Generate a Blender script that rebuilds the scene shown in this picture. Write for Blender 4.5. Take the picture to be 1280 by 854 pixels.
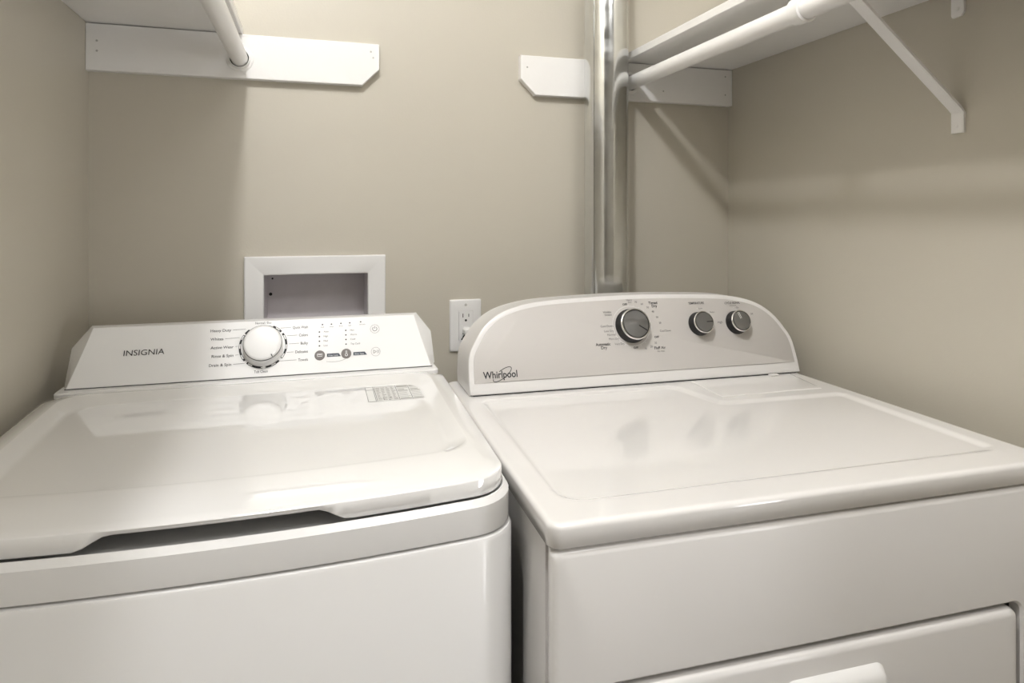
import bpy, bmesh, math, random
from math import sin, cos, pi, radians, hypot
from mathutils import Vector, Matrix

random.seed(4)
for o in list(bpy.data.objects):
    bpy.data.objects.remove(o)
S = bpy.context.scene
COL = S.collection
CZ = 1.244            # eye height of the camera; heights below are written as CZ + h

# ------------------------------------------------------------------ camera
cam_d = bpy.data.cameras.new('camera')
cam = bpy.data.objects.new('camera', cam_d)
COL.objects.link(cam)
F_PX, YAW, HORIZON = 825.0, 16.7, 272.0
cam_d.sensor_fit = 'HORIZONTAL'
cam_d.sensor_width = 36.0
cam_d.lens = F_PX / 1280.0 * 36.0
cam_d.shift_y = (HORIZON - 427.0) / 1280.0
cam_d.clip_start = 0.02
cam.location = (0, 0, CZ)
cam.rotation_euler = (radians(90), 0, -radians(YAW))
S.camera = cam

# ------------------------------------------------------------------ world, lights, exposure
w = bpy.data.worlds.new('world')
S.world = w
w.use_nodes = True
w.node_tree.nodes['Background'].inputs[0].default_value = (1.0, 0.97, 0.93, 1)
w.node_tree.nodes['Background'].inputs[1].default_value = 0.05
S.view_settings.view_transform = 'Standard'
S.view_settings.look = 'None'
S.view_settings.gamma = 1.0
S.view_settings.use_curve_mapping = False
S.view_settings.exposure = 0.45

LIGHT = (-0.075, 0.29, CZ + 1.19)     # bulb on the closet ceiling
CEIL = CZ + 1.30


def point_light(name, loc, watts, radius, col):
    d = bpy.data.lights.new(name, 'POINT')
    d.energy = watts
    d.shadow_soft_size = radius
    d.color = col
    o = bpy.data.objects.new(name, d)
    o.location = loc
    COL.objects.link(o)
    return o


def area_light(name, loc, rot, sx, sy, watts, col):
    d = bpy.data.lights.new(name, 'AREA')
    d.shape = 'RECTANGLE'
    d.size, d.size_y = sx, sy
    d.energy = watts
    d.color = col
    o = bpy.data.objects.new(name, d)
    o.location = loc
    o.rotation_euler = rot
    COL.objects.link(o)
    return o


point_light('closet_bulb_light', LIGHT, 27.5, 0.055, (1.0, 0.995, 1.0))
# fill lamp added under the ceiling of the room in front of the closet
area_light('hall_fill_light', (0.60, -0.55, CEIL - 0.03), (0, 0, 0), 0.6, 0.6, 9.0, (1.0, 0.985, 0.97))
# daylight through the window of that room, behind the camera to the right
area_light('hall_window_light', (2.80, -2.56, CZ - 0.30), (radians(90), 0, 0), 1.0, 1.4, 36.0, (1.0, 0.995, 1.0))


# ------------------------------------------------------------------ materials
def sock(n, names):
    for k in names:
        if k in n.inputs:
            return n.inputs[k]


def mat(name, col, rough=0.5, metal=0.0, coat=0.0, coat_rough=0.05, noise=0.0, nscale=40.0,
        bump=0.0, bscale=300.0, aniso=0.0, rvar=0.0, stretch=None):
    m = bpy.data.materials.new(name)
    m.use_nodes = True
    nt = m.node_tree
    b = nt.nodes['Principled BSDF']
    b.inputs['Base Color'].default_value = (*col, 1)
    b.inputs['Roughness'].default_value = rough
    b.inputs['Metallic'].default_value = metal
    b.inputs['Coat Weight'].default_value = coat
    b.inputs['Coat Roughness'].default_value = coat_rough
    if aniso:
        b.inputs['Anisotropic'].default_value = aniso
    tc = nt.nodes.new('ShaderNodeTexCoord')
    src = tc.outputs['Object']
    if stretch:
        mp = nt.nodes.new('ShaderNodeMapping')
        mp.inputs['Scale'].default_value = stretch
        nt.links.new(src, mp.inputs['Vector'])
        src = mp.outputs['Vector']
    if noise or rvar:
        n = nt.nodes.new('ShaderNodeTexNoise')
        n.inputs['Scale'].default_value = nscale
        n.inputs['Detail'].default_value = 4
        nt.links.new(src, n.inputs['Vector'])
        if noise:
            mx = nt.nodes.new('ShaderNodeMixRGB')
            mx.inputs['Color1'].default_value = (*[c * (1 - noise) for c in col], 1)
            mx.inputs['Color2'].default_value = (*[min(1, c * (1 + noise)) for c in col], 1)
            nt.links.new(n.outputs['Fac'], mx.inputs['Fac'])
            nt.links.new(mx.outputs['Color'], b.inputs['Base Color'])
        if rvar:
            mr = nt.nodes.new('ShaderNodeMapRange')
            mr.inputs['From Min'].default_value = 0.3
            mr.inputs['From Max'].default_value = 0.7
            mr.inputs['To Min'].default_value = max(0.02, rough - rvar)
            mr.inputs['To Max'].default_value = rough + rvar
            nt.links.new(n.outputs['Fac'], mr.inputs['Value'])
            nt.links.new(mr.outputs['Result'], b.inputs['Roughness'])
    if bump:
        n2 = nt.nodes.new('ShaderNodeTexNoise')
        n2.inputs['Scale'].default_value = bscale
        n2.inputs['Detail'].default_value = 3
        nt.links.new(src, n2.inputs['Vector'])
        bp = nt.nodes.new('ShaderNodeBump')
        bp.inputs['Strength'].default_value = bump
        bp.inputs['Distance'].default_value = 0.002
        nt.links.new(n2.outputs['Fac'], bp.inputs['Height'])
        nt.links.new(bp.outputs['Normal'], b.inputs['Normal'])
    return m


M = dict(
    wall=mat('wall_paint', (0.56, 0.525, 0.447), 0.42, noise=0.03, nscale=3, bump=0.10, bscale=220),
    ceil=mat('ceiling_paint', (0.85, 0.845, 0.83), 0.8, bump=0.2, bscale=120),
    floor=mat('floor_vinyl', (0.085, 0.065, 0.05), 0.4, noise=0.15, nscale=8, stretch=(1, 8, 1)),
    paint=mat('white_wood_paint', (0.90, 0.89, 0.875), 0.35, noise=0.02, nscale=20, bump=0.12, bscale=90),
    white=mat('white_enamel', (0.84, 0.835, 0.825), 0.32, coat=0.3, coat_rough=0.06),
    lid=mat('white_gloss_lid', (0.86, 0.855, 0.845), 0.05, coat=1.0, coat_rough=0.012),
    plastic=mat('white_plastic', (0.84, 0.835, 0.825), 0.3),
    dtop=mat('white_porcelain', (0.83, 0.815, 0.80), 0.10, coat=0.6, coat_rough=0.04, bump=0.02, bscale=60),
    dwhite=mat('white_dryer_enamel', (0.81, 0.795, 0.78), 0.28, coat=0.2, coat_rough=0.1),
    silver=mat('silver_panel_film', (0.58, 0.555, 0.53), 0.42, noise=0.02, nscale=30, stretch=(1, 60, 60)),
    knobcap=mat('brushed_grey_cap', (0.25, 0.25, 0.25), 0.33, metal=0.8, aniso=0.4),
    chrome=mat('chrome', (0.85, 0.85, 0.85), 0.10, metal=1.0),
    black=mat('black_plastic', (0.012, 0.012, 0.013), 0.35),
    ink=mat('black_ink', (0.02, 0.02, 0.022), 0.6),
    greyink=mat('grey_ink', (0.10, 0.098, 0.095), 0.6),
    paleink=mat('pale_grey_ink', (0.42, 0.41, 0.39), 0.6),
    blueink=mat('dark_slate_ink', (0.055, 0.07, 0.09), 0.6),
    button=mat('taupe_button', (0.16, 0.14, 0.13), 0.45),
    whiteink=mat('white_ink', (0.85, 0.85, 0.83), 0.5),
    galv=mat('galvanised_steel', (0.66, 0.67, 0.665), 0.17, metal=1.0, noise=0.10, nscale=30, rvar=0.07,
             bump=0.05, bscale=25),
    boxgrey=mat('grey_box_plastic', (0.62, 0.59, 0.605), 0.4, noise=0.10, nscale=25),
    screw=mat('painted_screw', (0.50, 0.49, 0.47), 0.4),
    dark=mat('dark_gap', (0.02, 0.02, 0.02), 0.8),
)


# ------------------------------------------------------------------ helpers
def thing(name, label, cat, loc, group=None):
    o = bpy.data.objects.new(name, None)
    o.empty_display_size = 0.1
    o.location = loc
    o['label'] = label
    o['category'] = cat
    if group:
        o['group'] = group
    COL.objects.link(o)
    return o


def root_loc(p):
    v = Vector((0, 0, 0))
    while p is not None:
        v += p.location
        p = p.parent
    return v


M['lid'].node_tree.nodes['Principled BSDF'].inputs['Coat IOR'].default_value = 1.85


def obj(name, bm, m, parent=None, smooth=True, label=None, angle=35):
    """link a bmesh written in world coordinates as one mesh object, local to its parent"""
    if parent is not None:
        bmesh.ops.translate(bm, verts=bm.verts, vec=-root_loc(parent))
    bmesh.ops.recalc_face_normals(bm, faces=bm.faces)
    me = bpy.data.meshes.new(name)
    bm.to_mesh(me)
    bm.free()
    mats = m if isinstance(m, (list, tuple)) else [m]
    for k in mats:
        me.materials.append(k)
    if smooth:
        for p in me.polygons:
            p.use_smooth = True
        me.set_sharp_from_angle(angle=radians(angle))
    o = bpy.data.objects.new(name, me)
    COL.objects.link(o)
    if parent is not None:
        o.parent = parent
    if label:
        o['label'] = label
    return o


def struct(name, bm, m, **k):
    o = obj(name, bm, m, **k)
    o['kind'] = 'structure'
    return o


def box(bm, x0, x1, y0, y1, z0, z1, bev=0.0, seg=2):
    r = bmesh.ops.create_cube(bm, size=1.0)
    vs = r['verts']
    for v in vs:
        v.co = Vector((x0 + (v.co.x + .5) * (x1 - x0), y0 + (v.co.y + .5) * (y1 - y0), z0 + (v.co.z + .5) * (z1 - z0)))
    if bev:
        es = list({e for v in vs for e in v.link_edges})
        bmesh.ops.bevel(bm, geom=es, offset=bev, segments=seg, affect='EDGES', profile=0.5)
    return vs


def loft(bm, loops, cap0=False, cap1=False, mat_idx=None):
    rings = [[bm.verts.new(p) for p in lp] for lp in loops]
    n = len(rings[0])
    for k in range(len(rings) - 1):
        a, b = rings[k], rings[k + 1]
        for i in range(n):
            j = (i + 1) % n
            f = bm.faces.new((a[i], a[j], b[j], b[i]))
            if mat_idx:
                f.material_index = mat_idx[k]
    if cap0:
        bm.faces.new(rings[0][::-1])
    if cap1:
        bm.faces.new(rings[-1])
    return rings


def rrect(x0, x1, y0, y1, r, nc=6, ns=1):
    """rounded rectangle, counter-clockwise from the lower edge; ns points along each straight side"""
    pts = []
    cs = [(x1 - r, y0 + r, -pi / 2), (x1 - r, y1 - r, 0), (x0 + r, y1 - r, pi / 2), (x0 + r, y0 + r, pi)]
    corners = []
    for cx, cy, a0 in cs:
        corners.append([(cx + r * cos(a0 + pi / 2 * k / nc), cy + r * sin(a0 + pi / 2 * k / nc)) for k in range(nc + 1)])
    for k in range(4):
        prev = corners[k - 1][-1]
        nxt = corners[k][0]
        for s in range(1, ns + 1):
            t = s / (ns + 1)
            pts.append((prev[0] + (nxt[0] - prev[0]) * t, prev[1] + (nxt[1] - prev[1]) * t))
        pts += corners[k]
    return pts


def inset_poly(pts, d):
    """inset a counter-clockwise polygon by d"""
    n = len(pts)
    out = []
    for i in range(n):
        p0, p1, p2 = Vector(pts[i - 1]), Vector(pts[i]), Vector(pts[(i + 1) % n])
        e1 = (p1 - p0).normalized()
        e2 = (p2 - p1).normalized()
        n1 = Vector((-e1.y, e1.x))
        n2 = Vector((-e2.y, e2.x))
        b = (n1 + n2)
        b = b / max(0.3, (1 + n1.dot(n2)))
        out.append(tuple(p1 + b * d))
    return out


def circle(r, n=32, a0=0.0):
    return [(r * cos(a0 + 2 * pi * k / n), r * sin(a0 + 2 * pi * k / n)) for k in range(n)]


def lathe(bm, frame, prof, n=40, cap0=False, cap1=True, mat_idx=None):
    """prof: list of (radius, height) about the frame's third axis"""
    return loft(bm, [[frame(x, y, h) for x, y in circle(r, n)] for r, h in prof], cap0, cap1, mat_idx)


def tube(bm, p0, p1, r, n=24, caps=True, rings=2):
    p0, p1 = Vector(p0), Vector(p1)
    d = (p1 - p0).normalized()
    a = Vector((0, 0, 1)) if abs(d.z) < .9 else Vector((1, 0, 0))
    u = d.cross(a).normalized()
    v = d.cross(u)
    lps = []
    for k in range(rings):
        c = p0.lerp(p1, k / (rings - 1))
        lps.append([c + (u * x + v * y) for x, y in circle(r, n)])
    return loft(bm, lps, caps, caps)


def path_tube(bm, pts, r, n=12):
    pts = [Vector(p) for p in pts]
    lps = []
    ref = Vector((0.3, 0.2, 1)).normalized()
    for i, p in enumerate(pts):
        d = (pts[min(i + 1, len(pts) - 1)] - pts[max(i - 1, 0)]).normalized()
        u = d.cross(ref).normalized()
        v = d.cross(u)
        lps.append([p + u * x + v * y for x, y in circle(r, n)])
    loft(bm, lps, True, True)


def make_frame(P, ex, ey, ez):
    P, ex, ey, ez = Vector(P), Vector(ex), Vector(ey), Vector(ez)
    return lambda a, b, h=0.0: P + ex * a + ey * b + ez * h


def text_into(bm, fr, s, a, b, height, width=None, align='CENTER', h=0.0004, mi=0, shear=0.0, bold=0.0):
    """flat lettering: built-in font turned into faces on a frame. (a, b) is the middle/left/right of the line"""
    cu = bpy.data.curves.new('t', 'FONT')
    cu.body = s
    cu.resolution_u = 3
    cu.shear = shear
    cu.offset = bold
    to = bpy.data.objects.new('t', cu)
    me = bpy.data.meshes.new_from_object(to)
    xs = [v.co.x for v in me.vertices]
    if not xs:
        return
    x0, x1 = min(xs), max(xs)
    sc = height / 0.70
    wd = (x1 - x0) * sc
    sx = sc if width is None else sc * width / wd
    wd = (x1 - x0) * sx
    off = {'CENTER': -wd / 2, 'LEFT': 0, 'RIGHT': -wd}[align]
    vs = [bm.verts.new(fr(a + off + (v.co.x - x0) * sx, b + v.co.y * sc - height / 2, h)) for v in me.vertices]
    for p in me.polygons:
        try:
            f = bm.faces.new([vs[i] for i in p.vertices])
            f.material_index = mi
        except ValueError:
            pass
    bpy.data.objects.remove(to)
    bpy.data.curves.remove(cu)
    bpy.data.meshes.remove(me)


def quad(bm, fr, a0, a1, b0, b1, h=0.0004, mi=0):
    f = bm.faces.new([bm.verts.new(fr(a, b, h)) for a, b in ((a0, b0), (a1, b0), (a1, b1), (a0, b1))])
    f.material_index = mi
    return f


def poly(bm, fr, pts, h=0.0004, mi=0):
    f = bm.faces.new([bm.verts.new(fr(a, b, h)) for a, b in pts])
    f.material_index = mi


def stroke(bm, fr, pts, wd, h=0.0004, mi=0):
    """a flat line of given width through pts"""
    n = len(pts)
    L, R = [], []
    for i in range(n):
        d = (Vector(pts[min(i + 1, n - 1)]) - Vector(pts[max(i - 1, 0)])).normalized()
        q = Vector((-d.y, d.x)) * wd / 2
        p = Vector(pts[i])
        L.append(bm.verts.new(fr(*(p + q), h)))
        R.append(bm.verts.new(fr(*(p - q), h)))
    for i in range(n - 1):
        f = bm.faces.new((L[i], L[i + 1], R[i + 1], R[i]))
        f.material_index = mi


def arc(cx, cy, r, a0, a1, n=10):
    return [(cx + r * cos(radians(a0 + (a1 - a0) * k / n)), cy + r * sin(radians(a0 + (a1 - a0) * k / n))) for k in range(n + 1)]


def disc(bm, fr, a, b, r, h=0.0004, mi=0, n=12):
    poly(bm, fr, [(a + x, b + y) for x, y in circle(r, n)], h, mi)


# ================================================================== THE SETTING
XL, XR, YB = -0.430, 1.0434, 1.5
# back wall with a rectangular opening for the recessed laundry box
BX0, BX1, BZ0, BZ1 = -0.103, 0.115, CZ - 0.255, CZ - 0.122
YJ = -0.12           # the closet's front edge
bm = bmesh.new()
xs = [XL - 0.1, BX0, BX1, XR + 0.1]
zs = [0, BZ0, BZ1, CEIL]
for yy in (YB, YB + 0.1):
    for i in range(3):
        for k in range(3):
            if i == 1 and k == 1:
                continue
            bm.faces.new([bm.verts.new((x, yy, z)) for x, z in ((xs[i], zs[k]), (xs[i + 1], zs[k]), (xs[i + 1], zs[k + 1]), (xs[i], zs[k + 1]))])
bmesh.ops.remove_doubles(bm, verts=bm.verts, dist=1e-5)
be = [e for e in bm.edges if len(e.link_faces) == 1]
bmesh.ops.bridge_loops(bm, edges=[e for e in be if all(BX0 - .001 < v.co.x < BX1 + .001 and BZ0 - .001 < v.co.z < BZ1 + .001 for v in e.verts)])
struct('wall_back', bm, M['wall'], smooth=False)
bm = bmesh.new()
box(bm, XL - 0.1, XL, YJ, YB, 0, CEIL)
struct('wall_left', bm, M['wall'], smooth=False)
bm = bmesh.new()
box(bm, XR, XR + 0.1, YJ, YB, 0, CEIL)
struct('wall_right', bm, M['wall'], smooth=False)
bm = bmesh.new()
box(bm, -2.2, 3.5, -2.6, YB + 0.1, -0.05, 0)
struct('floor', bm, M['floor'], smooth=False)
bm = bmesh.new()
box(bm, -2.2, 3.5, -2.6, YB + 0.1, CEIL, CEIL + 0.05)
struct('ceiling', bm, M['ceil'], smooth=False)
# the room in front of the closet (behind the camera)
for nm, (a, b, c, d) in dict(wall_hall_left=(-2.2, -2.1, -2.6, YJ), wall_hall_right=(3.4, 3.5, -2.6, YJ),
                             ).items():
    bm = bmesh.new()
    box(bm, a, b, c, d, 0, CEIL)
    struct(nm, bm, M['wall'], smooth=False)
bm = bmesh.new()
WX0, WX1, WZ0, WZ1 = 2.27, 3.33, CZ - 1.02, CZ + 0.42
for a, b, c, d in ((-2.1, WX0, 0, CEIL), (WX1, 3.4, 0, CEIL), (WX0, WX1, 0, WZ0), (WX0, WX1, WZ1, CEIL)):
    box(bm, a, b, -2.6, -2.5, c, d)
struct('wall_front', bm, M['wall'], smooth=False)
bm = bmesh.new()
for a, b, c, d in ((WX0, WX0 + .05, WZ0, WZ1), (WX1 - .05, WX1, WZ0, WZ1), (WX0, WX1, WZ0, WZ0 + .05), (WX0, WX1, WZ1 - .05, WZ1), (WX0, WX1, (WZ0 + WZ1) / 2 - .02, (WZ0 + WZ1) / 2 + .02)):
    box(bm, a, b, -2.545, -2.505, c, d)
struct('window_1', bm, M['paint'], smooth=False)
bm = bmesh.new()
box(bm, -2.1, XL - 0.1, YJ, YJ + 0.1, 0, CEIL)
struct('wall_return_left', bm, M['wall'], smooth=False)
bm = bmesh.new()
box(bm, XR + 0.1, 3.4, YJ, YJ + 0.1, 0, CEIL)
struct('wall_return_right', bm, M['wall'], smooth=False)

# ================================================================== WASHING MACHINE
WC, WY0, WY1 = -0.088, 0.731, 1.36         # middle, front, back
ws = thing('washing_machine', 'white top-loading washing machine with sloped lid, left of the dryer', 'washing machine', (WC, 1.05, 0))
BOW = 0.022


def plan(hx, yf, yb, r, z, cx=WC, bow=BOW, ns=36, nc=8, zf=None):
    """bow-fronted rounded outline; z may be a function (x, y)"""
    out = []
    for x, y in rrect(cx - hx, cx + hx, yf, yb, r, nc, ns):
        t = min(1, max(0, (yb - y) / (yb - yf)))
        y2 = y + bow * ((x - cx) / hx) ** 2 * t
        out.append(Vector((x, y2, z(x, y2) if callable(z) else z)))
    return out


def lidz(x, y):
    return CZ - 0.280 - 0.052 * (1.2 - y)


SEAM = CZ - 0.3695
# body
bm = bmesh.new()
hb = 0.3225
loops = [plan(hb - 0.004, WY0 - 0.006, WY1, 0.05, 0.025), plan(hb, WY0 - 0.010, WY1, 0.05, 0.03),
         plan(hb, WY0 - 0.010, WY1, 0.05, SEAM - 0.005),
         plan(hb - 0.0015, WY0 - 0.0085, WY1, 0.05, SEAM - 0.0015),
         plan(hb - 0.005, WY0 - 0.005, WY1, 0.05, SEAM),
         plan(hb - 0.012, WY0 + 0.004, WY1 - .004, 0.045, SEAM), plan(hb - 0.012, WY0 + 0.004, WY1 - .004, 0.045, SEAM - 0.02)]
loft(bm, loops, True, True)
obj('cabinet', bm, M['white'], ws)
for sx in (-1, 1):
    for y in (WY0 + 0.09, WY1 - 0.09):
        bm = bmesh.new()
        tube(bm, (WC + sx * 0.26, y, 0), (WC + sx * 0.26, y, 0.028), 0.02)
        obj('foot', bm, M['black'], ws, label='black levelling foot')
# top cover under the lid
bm = bmesh.new()
hc = 0.3205


def covz(d):
    return lambda x, y: lidz(x, min(y, 1.2)) - 0.001 * fr_w(y) - d


def fr_w(y):
    t = min(1, max(0, (0.86 - y) / 0.12))
    return t * t * (3 - 2 * t)


loops = [plan(hc - 0.012, WY0 + 0.004, WY1 - 0.004, 0.045, SEAM - 0.02),
         plan(hc - 0.012, WY0 + 0.004, WY1 - 0.004, 0.045, SEAM + 0.0030),
         plan(hc - 0.001, WY0 - 0.0075, WY1, 0.05, SEAM + 0.0030),
         plan(hc - 0.001, WY0 - 0.008, WY1, 0.05, SEAM + 0.006),
         plan(hc - 0.001, WY0 - 0.008, WY1, 0.05, covz(0.0288)),
         plan(hc - 0.0016, WY0 - 0.0073, WY1 - .001, 0.0495, covz(0.0279)),
         plan(hc - 0.0062, WY0 - 0.0028, WY1 - .008, 0.046, covz(0.0218)),
         plan(hc - 0.0078, WY0 - 0.0012, WY1 - .009, 0.0455, covz(0.0222)),
         plan(hc - 0.0130, WY0 + 0.0060, 1.195, 0.040, covz(0.0290)),
         plan(hc - 0.06, WY0 + 0.060, 1.19, 0.03, covz(0.038))]
loft(bm, loops, False, True)
obj('top_cover', bm, M['white'], ws, angle=28)
# deck behind the lid, under the console
bm = bmesh.new()
loops = [[Vector((x, y, CZ - 0.33)) for x, y in rrect(WC - .309, WC + .309, 1.2045, WY1 - .012, .012, 4, 2)],
         [Vector((x, y, CZ - 0.2815)) for x, y in rrect(WC - .309, WC + .309, 1.2045, WY1 - .012, .012, 4, 2)],
         [Vector((x, y, CZ - 0.2790)) for x, y in rrect(WC - .3065, WC + .3065, 1.207, WY1 - .014, .012, 4, 2)]]
loft(bm, loops, True, True)
obj('rear_deck', bm, M['white'], ws)
# lid
HX0, HXF = 0.098, 0.132          # handle cut-out: flat half span and where its curves end


def handle(x, y):
    if y > 0.80:
        return 0.0
    d = abs(x - (-0.095))
    t = min(1, max(0, (HXF - d) / (HXF - HX0)))
    return 0.0140 * t * t * (3 - 2 * t)


hl = 0.3105


def lz(dz, k=0.001):
    return lambda x, y: lidz(x, y) - k * fr_w(y) + dz


YR = 1.202
bm = bmesh.new()
NSL = 60


def lp(si, rear, front, r, zf):
    return plan(hl - si, WY0 + front, YR - rear, r, zf, ns=NSL)


skirt = lambda x, y: lz(-0.0215)(x, y) + handle(x, y)
skirt_in = lambda x, y: lz(-0.0195)(x, y) + handle(x, y)
loops = [lp(0.030, 0.03, 0.045, 0.03, lz(-0.012)),
         lp(0.006, 0.006, 0.010, 0.035, skirt_in),
         lp(0.0015, 0.0015, 0.0025, 0.038, skirt),
         lp(0.0, 0.0, 0.0010, 0.04, lambda x, y: skirt(x, y) + 0.0015),
         lp(0.0, 0.0, 0.0, 0.04, lz(-0.0025)),
         lp(0.0006, 0.0006, 0.0007, 0.0385, lz(-0.0016)),
         lp(0.0016, 0.0016, 0.0018, 0.038, lz(-0.0010)),
         lp(0.020, 0.018, 0.012, 0.036, lz(0.0040, 0.0040)),
         lp(0.027, 0.025, 0.066, 0.038, lz(0.0052, -0.0035)),
         lp(0.029, 0.027, 0.074, 0.039, lz(0.0050, -0.0035)),
         lp(0.047, 0.047, 0.077, 0.045, lz(-0.0040, 0.0)),
         lp(0.051, 0.051, 0.083, 0.047, lz(-0.0052, 0.0)),
         lp(0.054, 0.054, 0.086, 0.048, lz(-0.0055, 0.0)),
         lp(0.057, 0.057, 0.089, 0.048, lz(-0.0055, 0.0)),
         lp(0.11, 0.10, 0.14, 0.04, lz(-0.0055, 0.0))]
loft(bm, loops, True, True)
lid = obj('lid', bm, M['lid'], ws, angle=45)
# instruction sheet printed on the lid
slope = Vector((0, 1, 0.052)).normalized()
sfr = make_frame((0.0825, 1.0655, lidz(0, 1.0655) - 0.0055), (1, 0, 0), slope, Vector((0, -0.052, 1)).normalized())
bm = bmesh.new()
SW, SH = 0.093, 0.076
quad(bm, sfr, 0, SW, 0, SH, 0.0003, 0)
LW = 0.0007
for a in (0.0003, 0.0125, 0.0145, 0.050, 0.071, SW - 0.0004):
    quad(bm, sfr, a - LW / 2, a + LW / 2, 0, SH, 0.0005, 1)
quad(bm, sfr, 0, 0.0125, SH - 0.0008, SH, 0.0005, 1)
quad(bm, sfr, 0, 0.0125, 0, 0.0008, 0.0005, 1)
quad(bm, sfr, 0.0145, 0.05, SH - 0.0008, SH, 0.0005, 1)
quad(bm, sfr, 0.001, 0.0125, SH * 0.78, SH * 0.80, 0.0005, 1)
random.seed(2)
for k in range(11):                           # table of rows
    b = SH * (0.94 - 0.083 * k)
    quad(bm, sfr, 0.0155, 0.049, b - 0.0006, b, 0.0005, 2)
    for c in range(4):
        a = 0.0165 + c * 0.0083
        quad(bm, sfr, a, a + random.uniform(0.003, 0.0068), b - 0.0045, b - 0.0022, 0.0005, 2)
for a0, a1 in ((0.0515, 0.070), (0.0725, 0.0915)):
    quad(bm, sfr, a0, a1, SH * .86, SH * .99, 0.0005, 2)
    for k in range(9):
        b = SH * (0.80 - 0.083 * k)
        quad(bm, sfr, a0, a0 + (a1 - a0) * random.uniform(0.55, 1.0), b - (0.0035 if k in (1, 2) else 0.0014), b, 0.0005, 2)
    quad(bm, sfr, a0, a1, SH * .03, SH * .09, 0.0005, 2)
for a, b in ((0.024, 0.012), (0.036, 0.014), (0.033, 0.003), (0.0245, 0.006)):
    quad(bm, sfr, a, a + .0018, b, b + .0022, 0.0006, 3)
obj('instruction_sheet', bm, [M['whiteink'], M['greyink'], M['paleink'], M['ink']], ws, smooth=False,
    label='printed table of grey lines and boxes on the lid')

# ---- console
WK = Vector((-0.09 + 0.003, 1.228, CZ - 0.2785))
kv = Vector((0, 0.05, 0.093)).normalized()
kn = Vector((0, -kv.z, kv.y))
kf = make_frame(WK, (1, 0, 0), kv, kn)
KL = 0.1035
NB = 8


def hexloop(pts3):
    return [Vector(p) for p in pts3]


def dens(pts, n=4):
    out = []
    for i in range(len(pts)):
        a, b = Vector(pts[i]), Vector(pts[(i + 1) % len(pts)])
        for k in range(n):
            out.append(a.lerp(b, k / n))
    return out


zt = CZ - 0.2785
front = [kf(-.298, 0), kf(.298, 0), kf(.285, KL * .5), kf(.2725, KL), kf(-.2725, KL), kf(-.285, KL * .5)]
fin = [kf(-.296, 0.0015, .0012), kf(.296, 0.0015, .0012), kf(.2833, KL * .5, .0012), kf(.271, KL - .0015, .0012), kf(-.271, KL - .0015, .0012), kf(-.2833, KL * .5, .0012)]
cx = WK.x
mid = [(cx - .3095, 1.262, zt), (cx + .3095, 1.262, zt), (cx + .306, 1.285, CZ - .222), (cx + .279, 1.297, CZ - .1865), (cx - .279, 1.297, CZ - .1865), (cx - .306, 1.285, CZ - .222)]
back = [(cx - .309, 1.345, zt), (cx + .309, 1.345, zt), (cx + .303, 1.345, CZ - .225), (cx + .270, 1.345, CZ - .195), (cx - .270, 1.345, CZ - .195), (cx - .303, 1.345, CZ - .225)]
bm = bmesh.new()
loft(bm, [dens(back), dens(mid), dens(front), dens(fin)], True, True)
con = obj('control_console', bm, M['plastic'], ws, angle=20)
bm = bmesh.new()
box(bm, cx - .299, cx + .299, 1.2275, 1.24, CZ - .2788, CZ - .2778)
obj('console_shadow_joint', bm, M['dark'], ws, smooth=False)

# lettering on the console: one sheet of flat print
bm = bmesh.new()
H = 0.0018
fr = kf
text_into(bm, fr, 'INSIGNIA', -0.189, 0.0555, 0.0098, 0.062, h=H, mi=0)
th = 0.0050
for s, a, b, line in (('Heavy Duty', -0.051, 0.088, -0.030), ('Whites', -0.063, 0.0725, -0.039), ('Active Wear', -0.0455, 0.0570, -0.0415),
                      ('Rinse & Spin', -0.045, 0.0415, -0.0395), ('Drain & Spin', -0.0475, 0.0255, -0.029)):
    a -= 0.003
    text_into(bm, fr, s, a, b, th, align='RIGHT', h=H, mi=0)
    if line - a > 0.003:
        stroke(bm, fr, [(a + 0.003, b), (line, b + 0.0005)], 0.0005, H, 1)
for s, b, line in (('Quick Wash', 0.0875, 0.029), ('Colors', 0.0725, 0.040), ('Bulky', 0.0570, 0.0435), ('Delicates', 0.0415, 0.040), ('Towels', 0.0265, 0.028)):
    wd = {'Quick Wash': .0265, 'Colors': .0155, 'Bulky': .0125, 'Delicates': .0215, 'Towels': .0165}[s]
    text_into(bm, fr, s, 0.0795 - 0.003, b, th, wd, 'RIGHT', h=H, mi=0)
    stroke(bm, fr, [(line, b), (0.0765 - wd - 0.003, b + 0.0003)], 0.0005, H, 1)
text_into(bm, fr, 'Normal / Eco', -0.0005, 0.0988, 0.0042, 0.027, h=H, mi=0)
text_into(bm, fr, 'Tub Clean', -0.002, 0.0098, 0.0048, 0.0225, h=H, mi=0)
# indicator rows
for k, (a, b) in enumerate(((.102, .0905), (.118, .0905), (.135, .0912), (.151, .0915), (.171, .0925))):
    disc(bm, fr, a, b, 0.0014, H, 0, 8)
    text_into(bm, fr, ('Soak', 'Wash', 'Rinse', 'Spin', 'Lid Lock')[k], a + (0.003 if k == 4 else 0), b - 0.0048, 0.0022, h=H, mi=1)
for k in range(4):
    b = 0.0765 - k * 0.0088
    disc(bm, fr, 0.0965, b, 0.0014, H, 0, 8)
    text_into(bm, fr, ('Auto', 'High', 'Med', 'Low')[k], 0.104, b + 0.0004, 0.0030, align='LEFT', h=H, mi=1)
    disc(bm, fr, 0.1435, b + 0.0007, 0.0014, H, 0, 8)
    text_into(bm, fr, ('Hot', 'Warm', 'Cold', 'Tap Cold')[k], 0.1515, b + 0.001, 0.0032, align='LEFT', h=H, mi=1)
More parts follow.
